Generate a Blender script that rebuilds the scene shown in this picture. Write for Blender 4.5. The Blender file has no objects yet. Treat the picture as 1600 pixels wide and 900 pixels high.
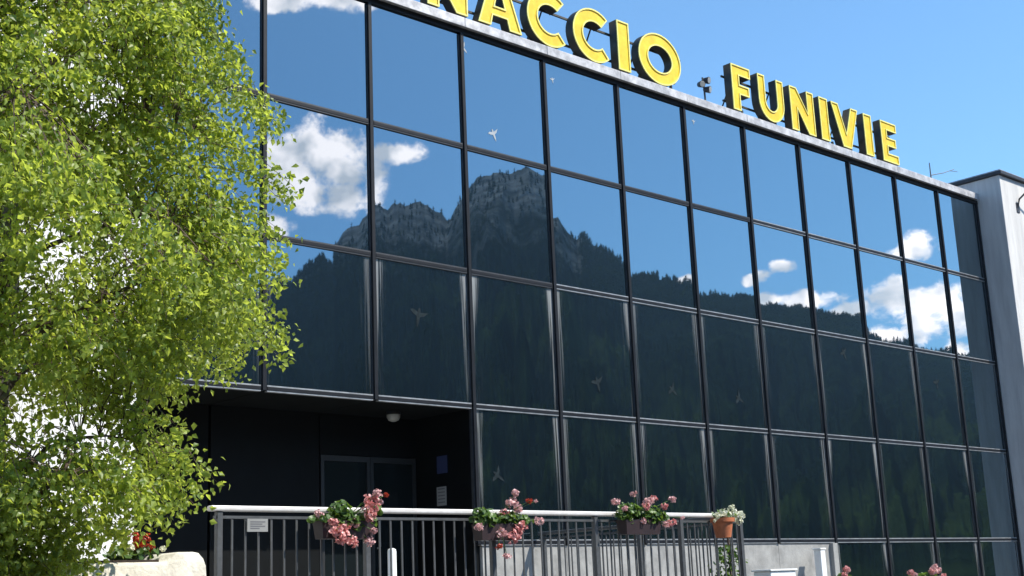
import bpy, bmesh, math, random
import numpy as np
from mathutils import Vector, Matrix

random.seed(7)
rng = np.random.default_rng(11)
PI = math.pi
scene = bpy.context.scene
COL = scene.collection

# ------------------------------------------------------------------ camera
cam_d = bpy.data.cameras.new('camera')
cam = bpy.data.objects.new('camera', cam_d)
COL.objects.link(cam)
cr = Vector((0.7353823, -0.67641239, -0.04097756))
cu = Vector((-0.12391058, -0.19367093, 0.97321002))
cf = Vector((0.66622747, 0.71060387, 0.22623682))
CAM = Vector((-9.17519, -14.59124, 1.6))
cam.matrix_world = Matrix(((cr.x, cu.x, -cf.x, CAM.x), (cr.y, cu.y, -cf.y, CAM.y),
                           (cr.z, cu.z, -cf.z, CAM.z), (0, 0, 0, 1)))
cam_d.sensor_width = 36
cam_d.lens = 36 * 2062.12 / 1600
cam_d.clip_start = 0.1
cam_d.clip_end = 20000
scene.camera = cam

# ------------------------------------------------------------------ light
SUN_YAW, SUN_EL = math.radians(146), math.radians(50)      # clockwise from +Y, height
sun_dir = Vector((math.sin(SUN_YAW) * math.cos(SUN_EL), math.cos(SUN_YAW) * math.cos(SUN_EL), math.sin(SUN_EL)))
sl = bpy.data.lights.new('sun', 'SUN')
sl.energy = 4.2
sl.angle = math.radians(0.5)
sl.color = (1.0, 0.95, 0.86)
so = bpy.data.objects.new('sun', sl)
COL.objects.link(so)
so.rotation_euler = sun_dir.to_track_quat('Z', 'Y').to_euler()
so.location = (0, -20, 40)

world = bpy.data.worlds.new('World')
scene.world = world
world.use_nodes = True
wt = world.node_tree
wt.nodes.clear()
SKY_STRENGTH = 0.125


def wn(t, **k):
    n = wt.nodes.new(t)
    for a, b in k.items():
        setattr(n, a, b)
    return n


w_out = wn('ShaderNodeOutputWorld')
w_bg = wn('ShaderNodeBackground')
w_bg.inputs['Strength'].default_value = SKY_STRENGTH
w_sky = wn('ShaderNodeTexSky', sky_type='NISHITA')
w_sky.sun_disc = False
w_sky.sun_elevation = SUN_EL
w_sky.sun_rotation = SUN_YAW
w_sky.altitude = 1200
w_sky.air_density = 1.0
w_sky.dust_density = 0.6
w_sky.ozone_density = 2.0
w_tc = wn('ShaderNodeTexCoord')
# clouds over the valley, opposite the facade: (azimuth, elevation, half width, half height) in degrees
CLOUDS = [(144.72, 19.04, 1.73, 1.36), (146.16, 18.08, 1.57, 1.22), (142.58, 17.8, 0.63, 1.23), (146.72, 19.02, 1.14, 0.81),
          (141.5, 18.9, 1.15, 0.42), (146.87, 16.16, 0.84, 0.6), (144.03, 17.4, 0.86, 0.82), (144.94, 25.6, 2.22, 0.62),
          (147.29, 25.3, 1.17, 0.4), (129.18, 12.98, 0.5, 0.2), (126.54, 12.83, 0.49, 0.25), (125.56, 12.97, 0.6, 0.27),
          (124.66, 13.25, 0.38, 0.27), (125.23, 12.01, 0.76, 0.27), (123.76, 11.78, 1.2, 0.4), (122.2, 11.2, 0.79, 0.37),
          (120.72, 11.38, 1.04, 0.8), (119.63, 10.61, 1.4, 1.06), (118.05, 10.84, 0.76, 0.92), (119.57, 13.46, 0.98, 0.45),
          (119.16, 13.63, 0.47, 0.47), (121.0, 9.93, 1.03, 0.48), (117.98, 9.25, 0.4, 0.4),
          (144.1, 18.4, 1.1, 1.0), (145.6, 17.5, 1.3, 0.75),
          # the same fair-weather clouds go on round the rest of the sky
          (100, 14, 4, 1.6), (84, 18, 5, 1.8), (165, 15, 3, 1.2), (186, 20, 5, 2), (205, 13, 4, 1.4), (232, 17, 6, 2),
          (262, 14, 4, 1.5), (290, 20, 5, 2), (318, 13, 4, 1.3)]
field = None
for (az, el, hw, hh) in CLOUDS:
    a, e = math.radians(az), math.radians(el)
    d = Vector((math.sin(a) * math.cos(e), math.cos(a) * math.cos(e), math.sin(e)))
    right = Vector((math.cos(a), -math.sin(a), 0))
    up = right.cross(d)
    if up.z < 0:
        up = -up
    M = Matrix((right, up, right.cross(up))).transposed()
    mp = wn('ShaderNodeMapping', vector_type='TEXTURE')
    mp.inputs['Location'].default_value = d
    mp.inputs['Rotation'].default_value = M.to_euler()
    k = 1.55
    mp.inputs['Scale'].default_value = (math.radians(hw) * k, math.radians(hh) * k, math.radians(max(hw, hh)) * k)
    wt.links.new(w_tc.outputs['Generated'], mp.inputs['Vector'])
    ln = wn('ShaderNodeVectorMath', operation='LENGTH')
    wt.links.new(mp.outputs[0], ln.inputs[0])
    sb = wn('ShaderNodeMath', operation='SUBTRACT', use_clamp=True)
    sb.inputs[0].default_value = 1.0
    wt.links.new(ln.outputs['Value'], sb.inputs[1])
    if field is None:
        field = sb.outputs[0]
    else:
        mx = wn('ShaderNodeMath', operation='SMOOTH_MAX')
        mx.inputs[2].default_value = 0.12
        wt.links.new(field, mx.inputs[0])
        wt.links.new(sb.outputs[0], mx.inputs[1])
        field = mx.outputs[0]
w_no = wn('ShaderNodeTexNoise')
w_no.inputs['Scale'].default_value = 48
w_no.inputs['Detail'].default_value = 9
w_no.inputs['Roughness'].default_value = 0.66
wt.links.new(w_tc.outputs['Generated'], w_no.inputs['Vector'])
w_a = wn('ShaderNodeMath', operation='MULTIPLY_ADD')          # field + 0.9*(noise) - .62
w_a.inputs[1].default_value = 1.7
wt.links.new(w_no.outputs['Fac'], w_a.inputs[0])
wt.links.new(field, w_a.inputs[2])
w_mr = wn('ShaderNodeMapRange', interpolation_type='SMOOTHSTEP')
w_mr.inputs['From Min'].default_value = 1.06
w_mr.inputs['From Max'].default_value = 1.45
wt.links.new(w_a.outputs[0], w_mr.inputs['Value'])
w_gate = wn('ShaderNodeMath', operation='GREATER_THAN')
w_gate.inputs[1].default_value = 0.13
w_g2 = wn('ShaderNodeMapRange')
w_g2.inputs['From Min'].default_value = 0.1
w_g2.inputs['From Max'].default_value = 0.25
wt.links.new(field, w_g2.inputs['Value'])
w_m2 = wn('ShaderNodeMath', operation='MULTIPLY')
wt.links.new(w_mr.outputs[0], w_m2.inputs[0])
wt.links.new(w_g2.outputs[0], w_m2.inputs[1])
w_no2 = wn('ShaderNodeTexNoise')
w_no2.inputs['Scale'].default_value = 34
w_no2.inputs['Detail'].default_value = 3
wt.links.new(w_tc.outputs['Generated'], w_no2.inputs['Vector'])
w_cr = wn('ShaderNodeValToRGB')
w_cr.color_ramp.elements[0].position = 0.36
w_cr.color_ramp.elements[0].color = (9.0, 8.3, 8.6, 1)
w_cr.color_ramp.elements[1].position = 0.52
w_cr.color_ramp.elements[1].color = (21, 16.6, 15.2, 1)
wt.links.new(w_no2.outputs['Fac'], w_cr.inputs['Fac'])
w_mix = wn('ShaderNodeMixRGB')
wt.links.new(w_m2.outputs[0], w_mix.inputs['Fac'])
w_tint = wn('ShaderNodeMixRGB', blend_type='MULTIPLY')
w_tint.inputs[0].default_value = 1
w_tint.inputs[2].default_value = (0.74, 1.02, 1.10, 1)
wt.links.new(w_sky.outputs[0], w_tint.inputs[1])
wt.links.new(w_tint.outputs[0], w_mix.inputs[1])
wt.links.new(w_cr.outputs[0], w_mix.inputs[2])
wt.links.new(w_mix.outputs[0], w_bg.inputs['Color'])
wt.links.new(w_bg.outputs[0], w_out.inputs['Surface'])

scene.render.engine = 'CYCLES'
scene.view_settings.view_transform = 'Standard'
scene.view_settings.look = 'None'
scene.view_settings.gamma = 1
scene.view_settings.exposure = 0.9
scene.cycles.caustics_reflective = False
scene.cycles.caustics_refractive = False
scene.cycles.max_bounces = 8
scene.cycles.transparent_max_bounces = 8
scene.cycles.sample_clamp_indirect = 8

# ------------------------------------------------------------------ helpers


class MB:
    """collects shapes, then links them as ONE mesh object"""

    def __init__(self):
        self.v, self.f, self.mi, self.uv = [], [], [], []

    def add(self, vs, fs, mi=0):
        n = len(self.v)
        self.v += [tuple(p) for p in vs]
        self.f += [tuple(i + n for i in q) for q in fs]
        self.mi += [mi] * len(fs)
        return self

    def box(self, x0, x1, y0, y1, z0, z1, mi=0):
        vs = [(x0, y0, z0), (x1, y0, z0), (x1, y1, z0), (x0, y1, z0), (x0, y0, z1), (x1, y0, z1), (x1, y1, z1), (x0, y1, z1)]
        fs = [(0, 3, 2, 1), (4, 5, 6, 7), (0, 1, 5, 4), (1, 2, 6, 5), (2, 3, 7, 6), (3, 0, 4, 7)]
        return self.add(vs, fs, mi)

    def tube(self, pts, rad, n=8, mi=0, cap=True):
        pts = [Vector(p) for p in pts]
        if not hasattr(rad, '__len__'):
            rad = [rad] * len(pts)
        vs, fs = [], []
        for i, p in enumerate(pts):
            a = pts[max(i - 1, 0)]
            b = pts[min(i + 1, len(pts) - 1)]
            t = (b - a).normalized()
            h = Vector((0, 0, 1)) if abs(t.z) < 0.9 else Vector((1, 0, 0))
            u = t.cross(h).normalized()
            w = t.cross(u).normalized()
            for k in range(n):
                an = 2 * PI * k / n
                vs.append(p + (u * math.cos(an) + w * math.sin(an)) * rad[i])
        for i in range(len(pts) - 1):
            for k in range(n):
                k2 = (k + 1) % n
                fs.append((i * n + k, i * n + k2, (i + 1) * n + k2, (i + 1) * n + k))
        if cap:
            fs.append(tuple(range(n)))
            fs.append(tuple((len(pts) - 1) * n + k for k in reversed(range(n))))
        return self.add(vs, fs, mi)

    def lathe(self, prof, c=(0, 0, 0), n=20, mi=0):
        vs, fs = [], []
        for (r, z) in prof:
            for k in range(n):
                an = 2 * PI * k / n
                vs.append((c[0] + r * math.cos(an), c[1] + r * math.sin(an), c[2] + z))
        for i in range(len(prof) - 1):
            for k in range(n):
                k2 = (k + 1) % n
                fs.append((i * n + k, i * n + k2, (i + 1) * n + k2, (i + 1) * n + k))
        fs.append(tuple(reversed(range(n))))
        fs.append(tuple((len(prof) - 1) * n + k for k in range(n)))
        return self.add(vs, fs, mi)

    def mesh(self, name, mats, bevel=0, smooth=False):
        me = bpy.data.meshes.new(name)
        me.from_pydata(self.v, [], self.f)
        for m in (mats if isinstance(mats, (list, tuple)) else [mats]):
            me.materials.append(m)
        if any(self.mi):
            me.polygons.foreach_set('material_index', self.mi)
        bm = bmesh.new()
        bm.from_mesh(me)
        bmesh.ops.recalc_face_normals(bm, faces=bm.faces[:])
        if bevel:
            ed = [e for e in bm.edges if len(e.link_faces) == 2 and e.calc_face_angle() > 0.6]
            bmesh.ops.bevel(bm, geom=ed, offset=bevel, segments=2, affect='EDGES', profile=0.5)
        bm.to_mesh(me)
        bm.free()
        if smooth:
            me.polygons.foreach_set('use_smooth', [True] * len(me.polygons))
            if hasattr(me, 'set_sharp_from_angle'):
                me.set_sharp_from_angle(angle=math.radians(42))
        me.update()
        return me

    def build(self, name, mats, parent=None, bevel=0, smooth=False):
        return link(name, self.mesh(name, mats, bevel, smooth), parent)


def link(name, me, parent=None):
    o = bpy.data.objects.new(name, me)
    COL.objects.link(o)
    if parent is not None:
        o.parent = parent
        # meshes are built in world coordinates: keep them there
        o.matrix_parent_inverse = Matrix.Translation(-world_loc(parent))
    return o


def world_loc(o):
    v = Vector((0, 0, 0))
    while o is not None:
        v = v + o.location + (o.matrix_parent_inverse.translation if o.parent else Vector((0, 0, 0)))
        o = o.parent
    return v


def tag(o, label=None, cat=None, group=None, kind=None):
    if label:
        o['label'] = label
    if cat:
        o['category'] = cat
    if group:
        o['group'] = group
    if kind:
        o['kind'] = kind
    return o


def thing(name, label, cat, loc=(0, 0, 0), group=None):
    o = bpy.data.objects.new(name, None)
    o.empty_display_size = 0.2
    o.location = loc
    COL.objects.link(o)
    return tag(o, label, cat, group)


# ------------------------------------------------------------------ materials
def mat(name, color, rough=0.6, metal=0.0, var=0.0, vscale=6.0, color2=None, bump=0.0, bscale=30.0, spec=0.5, stretch=None):
    m = bpy.data.materials.new(name)
    m.use_nodes = True
    t = m.node_tree
    b = t.nodes['Principled BSDF']
    b.inputs['Base Color'].default_value = (*color, 1)
    b.inputs['Roughness'].default_value = rough
    b.inputs['Metallic'].default_value = metal
    b.inputs['Specular IOR Level'].default_value = spec
    co = t.nodes.new('ShaderNodeNewGeometry').outputs['Position']
    if stretch:
        mp = t.nodes.new('ShaderNodeMapping')
        mp.inputs['Scale'].default_value = stretch
        t.links.new(co, mp.inputs['Vector'])
        co = mp.outputs[0]
    if var or color2:
        n = t.nodes.new('ShaderNodeTexNoise')
        n.inputs['Scale'].default_value = vscale
        n.inputs['Detail'].default_value = 5
        n.inputs['Roughness'].default_value = 0.65
        t.links.new(co, n.inputs['Vector'])
        r = t.nodes.new('ShaderNodeValToRGB')
        r.color_ramp.elements[0].position = 0.35
        r.color_ramp.elements[1].position = 0.65
        c2 = color2 or tuple(min(1, c * (1 + var)) for c in color)
        c1 = color if color2 else tuple(c * (1 - var) for c in color)
        r.color_ramp.elements[0].color = (*c1, 1)
        r.color_ramp.elements[1].color = (*c2, 1)
        t.links.new(n.outputs['Fac'], r.inputs['Fac'])
        t.links.new(r.outputs[0], b.inputs['Base Color'])
    if bump:
        n = t.nodes.new('ShaderNodeTexNoise')
        n.inputs['Scale'].default_value = bscale
        n.inputs['Detail'].default_value = 4
        t.links.new(co, n.inputs['Vector'])
        bp = t.nodes.new('ShaderNodeBump')
        bp.inputs['Strength'].default_value = bump
        bp.inputs['Distance'].default_value = 0.02
        t.links.new(n.outputs['Fac'], bp.inputs['Height'])
        t.links.new(bp.outputs[0], b.inputs['Normal'])
    return m


def glass_mat(name, streaks):
    """coated mirror glazing: reflects the sky and the mountain, dark body; lime streaks run down beside the joints"""
    m = bpy.data.materials.new(name)
    m.use_nodes = True
    t = m.node_tree
    t.nodes.clear()
    N = t.nodes.new
    out = N('ShaderNodeOutputMaterial')
    gl = N('ShaderNodeBsdfGlossy')
    gl.inputs['Roughness'].default_value = 0.012
    lw = N('ShaderNodeLayerWeight')
    lw.inputs['Blend'].default_value = 0.35
    cr_ = N('ShaderNodeMixRGB')
    cr_.inputs[1].default_value = (0.13, 0.178, 0.222, 1)
    cr_.inputs[2].default_value = (0.58, 0.68, 0.70, 1)
    t.links.new(lw.outputs['Facing'], cr_.inputs[0])
    t.links.new(cr_.outputs[0], gl.inputs['Color'])
    df = N('ShaderNodeBsdfDiffuse')
    df.inputs['Color'].default_value = (0.0012, 0.0030, 0.0036, 1)
    add = N('ShaderNodeAddShader')
    t.links.new(gl.outputs[0], add.inputs[0])
    t.links.new(df.outputs[0], add.inputs[1])
    # faint waviness of float glass
    geo = N('ShaderNodeNewGeometry')
    no = N('ShaderNodeTexNoise')
    no.inputs['Scale'].default_value = 0.9
    no.inputs['Detail'].default_value = 1
    t.links.new(geo.outputs['Position'], no.inputs['Vector'])
    bp = N('ShaderNodeBump')
    bp.inputs['Strength'].default_value = 0.018
    bp.inputs['Distance'].default_value = 0.05
    t.links.new(no.outputs['Fac'], bp.inputs['Height'])
    t.links.new(bp.outputs[0], gl.inputs['Normal'])
    # dust film + streaks
    tc = N('ShaderNodeTexCoord')
    sx = N('ShaderNodeSeparateXYZ')
    t.links.new(tc.outputs['Generated'], sx.inputs[0])
    oi = N('ShaderNodeObjectInfo')
    dirt = N('ShaderNodeBsdfDiffuse')
    dirt.inputs['Color'].default_value = (0.62, 0.64, 0.64, 1)

    def math_(op, a, b=None, clamp=False):
        n = N('ShaderNodeMath')
        n.operation = op
        n.use_clamp = clamp
        for i, s in enumerate((a, b)):
            if s is None:
                continue
            if isinstance(s, (int, float)):
                n.inputs[i].default_value = s
            else:
                t.links.new(s, n.inputs[i])
        return n.outputs[0]
    if streaks:
        cx = math_('MULTIPLY', sx.outputs['X'], 46.0)
        cx = math_('ADD', cx, math_('MULTIPLY', oi.outputs['Random'], 90.0))
        cz = math_('MULTIPLY', sx.outputs['Z'], 1.3)
        cb = N('ShaderNodeCombineXYZ')
        t.links.new(cx, cb.inputs[0])
        t.links.new(cz, cb.inputs[2])
        sn = N('ShaderNodeTexNoise')
        sn.inputs['Scale'].default_value = 1.0
        sn.inputs['Detail'].default_value = 3
        t.links.new(cb.outputs[0], sn.inputs['Vector'])
        edge = math_('MULTIPLY', math_('ABSOLUTE', math_('SUBTRACT', sx.outputs['X'], 0.5)), 2.0)   # 0 centre .. 1 edge
        near = math_('MULTIPLY', math_('SUBTRACT', edge, 0.76), 4.2, True)
        dn = math_('SUBTRACT', 1.02, sx.outputs['Z'])                                     # 0 at top
        fall = math_('SUBTRACT', 1.0, math_('MULTIPLY', dn, 0.85), True)
        th = math_('ADD', math_('MULTIPLY', near, 0.34), math_('MULTIPLY', fall, 0.16))
        s = math_('SUBTRACT', math_('ADD', sn.outputs['Fac'], th), 0.74)
        s = math_('MULTIPLY', s, 6.0, True)
        s = math_('MULTIPLY', s, math_('MULTIPLY', near, fall), True)
        s = math_('MULTIPLY', s, math_('ADD', 0.18, math_('MULTIPLY', oi.outputs['Random'], 0.4)))
        fac = math_('ADD', s, 0.002, True)
    else:
        fac = math_('ADD', 0.002, 0.0)
    mx = N('ShaderNodeMixShader')
    t.links.new(fac, mx.inputs[0])
    t.links.new(add.outputs[0], mx.inputs[1])
    t.links.new(dirt.outputs[0], mx.inputs[2])
    t.links.new(mx.outputs[0], out.inputs['Surface'])
    return m


def leaf_mat(name, c1, c2, trans=0.45, tcol=(0.30, 0.42, 0.05)):
    m = bpy.data.materials.new(name)
    m.use_nodes = True
    t = m.node_tree
    t.nodes.clear()
    N = t.nodes.new
    out = N('ShaderNodeOutputMaterial')
    geo = N('ShaderNodeNewGeometry')
    r = N('ShaderNodeValToRGB')
    r.color_ramp.elements[0].color = (*c1, 1)
    r.color_ramp.elements[1].color = (*c2, 1)
    t.links.new(geo.outputs['Random Per Island'], r.inputs['Fac'])
    p = N('ShaderNodeBsdfPrincipled')
    p.inputs['Roughness'].default_value = 0.42
    p.inputs['Specular IOR Level'].default_value = 0.5
    t.links.new(r.outputs[0], p.inputs['Base Color'])
    tr = N('ShaderNodeBsdfTranslucent')
    mm = N('ShaderNodeMixRGB')
    mm.blend_type = 'MULTIPLY'
    mm.inputs[0].default_value = 0.0
    mm.inputs[1].default_value = (*tcol, 1)
    r2 = N('ShaderNodeValToRGB')
    r2.color_ramp.elements[0].color = (*[c * 0.7 for c in tcol], 1)
    r2.color_ramp.elements[1].color = (*[min(1, c * 1.25) for c in tcol], 1)
    t.links.new(geo.outputs['Random Per Island'], r2.inputs['Fac'])
    t.links.new(r2.outputs[0], tr.inputs['Color'])
    mx = N('ShaderNodeMixShader')
    mx.inputs[0].default_value = trans
    t.links.new(p.outputs[0], mx.inputs[1])
    t.links.new(tr.outputs[0], mx.inputs[2])
    t.links.new(mx.outputs[0], out.inputs['Surface'])
    return m


M_glass = glass_mat('mirror_glass', False)
M_glass_d = glass_mat('mirror_glass_streaked', True)
M_frame = mat('black_gasket', (0.007, 0.008, 0.011), 0.5, 0.0, var=0.3, vscale=5, spec=0.25)
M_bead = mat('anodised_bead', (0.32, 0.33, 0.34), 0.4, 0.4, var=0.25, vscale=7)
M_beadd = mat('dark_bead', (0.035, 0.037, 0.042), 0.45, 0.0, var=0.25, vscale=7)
M_coping = mat('weathered_coping', (0.30, 0.30, 0.315), 0.5, 0.1, color2=(0.60, 0.59, 0.60), vscale=5.5, bump=0.2, bscale=9)
M_dark = mat('dark_cladding', (0.0022, 0.0028, 0.003), 0.6, var=0.35, vscale=3, spec=0.15)
M_soffit = mat('soffit_panel', (0.006, 0.007, 0.007), 0.8, var=0.25, vscale=4, spec=0.1)
M_white = mat('white_render', (0.72, 0.71, 0.69), 0.85, color2=(0.80, 0.79, 0.77), vscale=1.6, bump=0.2, bscale=40)
M_conc = mat('tower_concrete', (0.50, 0.49, 0.48), 0.85, color2=(0.64, 0.63, 0.61), vscale=2.2, bump=0.25, bscale=14, stretch=(3, 3, 0.35))
M_roofdark = mat('dark_roof_edge', (0.03, 0.03, 0.035), 0.5, var=0.3)
M_base = mat('base_wall_concrete', (0.21, 0.208, 0.20), 0.85, color2=(0.34, 0.335, 0.32), vscale=2.6, bump=0.2, bscale=25)
M_post = mat('white_paint', (0.78, 0.78, 0.76), 0.5, var=0.06)
M_cream = mat('cream_stone', (0.52, 0.48, 0.40), 0.85, color2=(0.72, 0.68, 0.58), vscale=7, bump=0.5, bscale=22)
M_steel = mat('painted_steel_grey', (0.06, 0.063, 0.066), 0.5, 0.0, var=0.2, vscale=12)
M_rail = mat('pale_handrail', (0.62, 0.58, 0.55), 0.4, 0.15, color2=(0.74, 0.71, 0.68), vscale=8)
M_yel = mat('yellow_letter', (0.76, 0.47, 0.012), 0.42, color2=(0.85, 0.61, 0.03), vscale=5, bump=0.15, bscale=9)
M_yeledge = mat('yellow_letter_trim', (0.82, 0.74, 0.20), 0.45, var=0.12, vscale=8)
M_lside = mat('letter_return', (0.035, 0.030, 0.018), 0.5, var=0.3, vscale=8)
M_terra = mat('terracotta', (0.42, 0.13, 0.05), 0.75, var=0.2, vscale=18)
M_boxbrown = mat('maroon_flower_box', (0.022, 0.010, 0.012), 0.6, var=0.25, vscale=14)
M_soil = mat('potting_soil', (0.03, 0.02, 0.014), 0.95, var=0.3, vscale=40)
M_sticker = mat('bird_decal', (0.34, 0.37, 0.40), 0.6, var=0.1)
M_sticker2 = mat('bird_decal_faded', (0.020, 0.028, 0.032), 0.6, var=0.4, vscale=20, spec=0.03)
M_ground = mat('paving_asphalt', (0.055, 0.054, 0.052), 0.9, color2=(0.09, 0.088, 0.085), vscale=1.2, bump=0.3, bscale=35)
M_slab = mat('terrace_paving', (0.22, 0.215, 0.205), 0.85, color2=(0.30, 0.295, 0.28), vscale=2, bump=0.2, bscale=18)
M_bark = mat('birch_bark', (0.30, 0.27, 0.24), 0.85, color2=(0.09, 0.075, 0.065), vscale=9, bump=0.5, bscale=30, stretch=(1, 1, 2.5))
M_twig = mat('birch_twig', (0.075, 0.05, 0.035), 0.8, var=0.3, vscale=10)
M_leaf = leaf_mat('birch_leaf', (0.05, 0.12, 0.016), (0.32, 0.38, 0.07), 0.52, (0.56, 0.65, 0.08))
M_gleaf = leaf_mat('geranium_leaf', (0.03, 0.075, 0.012), (0.10, 0.17, 0.03), 0.3, (0.2, 0.33, 0.04))
M_pink = leaf_mat('salmon_petal', (0.66, 0.24, 0.23), (0.82, 0.52, 0.49), 0.25, (0.75, 0.28, 0.25))
M_pinkpale = leaf_mat('pale_pink_petal', (0.66, 0.36, 0.36), (0.82, 0.60, 0.58), 0.25, (0.75, 0.45, 0.42))
M_red = leaf_mat('red_petal', (0.35, 0.02, 0.01), (0.62, 0.10, 0.03), 0.25, (0.6, 0.08, 0.03))
M_wflower = leaf_mat('white_petal', (0.68, 0.68, 0.50), (0.84, 0.83, 0.72), 0.25, (0.75, 0.75, 0.5))
M_notice = mat('notice_paper', (0.24, 0.24, 0.235), 0.7, var=0.05)
M_blue = mat('blue_notice', (0.02, 0.03, 0.09), 0.6, var=0.1)
M_print = mat('notice_print', (0.10, 0.10, 0.11), 0.7)
M_lamp = mat('lamp_glass_cover', (0.30, 0.31, 0.30), 0.3)
M_conifer = mat('conifer_needles', (0.009, 0.018, 0.008), 0.9, color2=(0.017, 0.029, 0.011), vscale=0.02, spec=0.0)

# ------------------------------------------------------------------ ground and terrain
CX, CY = -9.2, 14.6                     # hub of the valley rings
g = MB()
g.add([(-2700, -2700, 0), (2700, -2700, 0), (2700, 2700, 0), (-2700, 2700, 0)], [(0, 1, 2, 3)])
tag(g.build('ground', M_ground), kind='structure')

SIL = [(60, 6.0), (75, 7.5), (90, 6.5), (104, 8.0), (112, 8.2), (115.81, 8.56), (117.89, 8.97), (120.01, 9.49), (121.8, 9.92), (121.96, 10.91), (123.0, 11.19),
       (124.07, 11.37), (124.98, 11.77), (125.82, 11.62), (126.06, 12.0), (127.56, 12.25), (128.66, 12.47), (129.74, 13.02),
       (131.13, 13.33), (131.69, 13.51), (132.21, 14.37), (133.04, 14.83), (134.01, 15.44), (134.4, 16.16), (134.87, 15.9),
       (134.92, 17.15), (135.24, 17.72), (136.18, 18.18), (136.63, 18.06), (137.5, 18.04), (138.24, 17.84), (138.69, 17.44),
       (139.15, 16.77), (139.46, 16.08), (139.88, 16.51), (140.74, 16.75), (141.31, 16.68), (142.18, 16.61), (142.89, 16.68),
       (143.1, 16.29), (144.05, 15.81), (144.48, 15.48), (144.77, 15.07), (144.89, 13.83), (145.34, 14.16), (146.04, 13.97),
       (146.6, 13.57), (147.84, 13.24), (152, 12.4), (158, 11.8), (170, 9.5), (185, 8), (200, 9), (215, 7), (240, 8), (270, 6.5),
       (300, 5), (330, 4.5), (360, 4), (390, 4.5), (420, 6.0)]


def vnoise(x, y, seed):
    """2-D value noise on numpy arrays"""
    xi, yi = np.floor(x).astype(np.int64), np.floor(y).astype(np.int64)
    xf, yf = x - xi, y - yi
    xf, yf = xf * xf * (3 - 2 * xf), yf * yf * (3 - 2 * yf)

    def h(a, b):
        v = np.sin(a * 127.1 + b * 311.7 + seed * 74.7) * 43758.5453
        return v - np.floor(v)
    return (h(xi, yi) * (1 - xf) + h(xi + 1, yi) * xf) * (1 - yf) + (h(xi, yi + 1) * (1 - xf) + h(xi + 1, yi + 1) * xf) * yf


def fbm(x, y, seed, oct_=5):
    s, a, f = 0, 0.5, 1.0
    for i in range(oct_):
        s = s + a * (vnoise(x * f, y * f, seed + i) - 0.5)
        a *= 0.5
        f *= 2.03
    return s


az_f = np.arange(112.0, 153.0, 0.07)
az_c = np.concatenate([np.arange(60.0, 112.0, 0.8), az_f, np.arange(153.0, 420.0, 1.2)])
RIDGE = 1500.0
tt = np.concatenate([np.linspace(0, 1, 80), np.linspace(1.03, 1.6, 10)])


def terrain_h(az, t):
    """az in degrees, t: 0 valley floor .. 1 ridge; returns x, y, z"""
    a = np.radians(az)
    hz = np.interp(az, [s[0] for s in SIL], [s[1] for s in SIL])
    rr = RIDGE + 110 * fbm(az * 0.45, az * 0 + 3.3, 5, 3)
    r = 260 + (rr - 260) * t
    hz = hz + fbm(az * 2.6, az * 0 + 8.1, 71, 4) * np.where(hz > 12.5, 0.75, 0.3)     # broken crest
    top = np.tan(np.radians(hz)) * rr + 1.6
    prof = np.where(t <= 1, 0.22 * t + 0.78 * t ** 1.75, 1 - (t - 1) * 0.75)
    z = top * prof
    # gullies and crags, fading out at the skyline and at the valley floor
    amp = 4 * np.clip(t, 0, 1) * np.clip(1.0 - t, 0, 1)
    rel = fbm(az * 0.9, t * 5, 21) + 0.6 * (0.25 - np.abs(fbm(az * 1.6 + 4, t * 3.0, 33)))
    z = z + top * 0.22 * amp * rel
    fine = fbm((CX + np.sin(a) * r) / 17.0, (CY + np.cos(a) * r) / 17.0, 51, 3)
    z = z + np.clip(t * 4, 0, 1) * fine * 6
    return CX + np.sin(a) * r, CY + np.cos(a) * r, z - 4 * (t <= 0)


A, T = np.meshgrid(az_c, tt, indexing='ij')
X, Y, Z = terrain_h(A, T)
na, nt = A.shape
verts = np.stack([X, Y, Z], -1).reshape(-1, 3)
ia, it = np.meshgrid(np.arange(na), np.arange(nt - 1), indexing='ij')
ib = (ia + 1) % na
faces = np.stack([ia * nt + it, ib * nt + it, ib * nt + it + 1, ia * nt + it + 1], -1).reshape(-1, 4)


def np_mesh(name, v, f, m, smooth=False):
    me = bpy.data.meshes.new(name)
    nf, k = f.shape
    me.vertices.add(len(v))
    me.vertices.foreach_set('co', np.ascontiguousarray(v, dtype=np.float32).ravel())
    me.loops.add(nf * k)
    me.loops.foreach_set('vertex_index', np.ascontiguousarray(f, dtype=np.int32).ravel())
    me.polygons.add(nf)
    me.polygons.foreach_set('loop_start', np.arange(0, nf * k, k, dtype=np.int32))
    try:
        me.polygons.foreach_set('loop_total', np.full(nf, k, dtype=np.int32))
    except Exception:
        pass
    me.polygons.foreach_set('use_smooth', np.full(nf, smooth))
    me.materials.append(m)
    me.update(calc_edges=True)
    me.validate()
    return me


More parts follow.
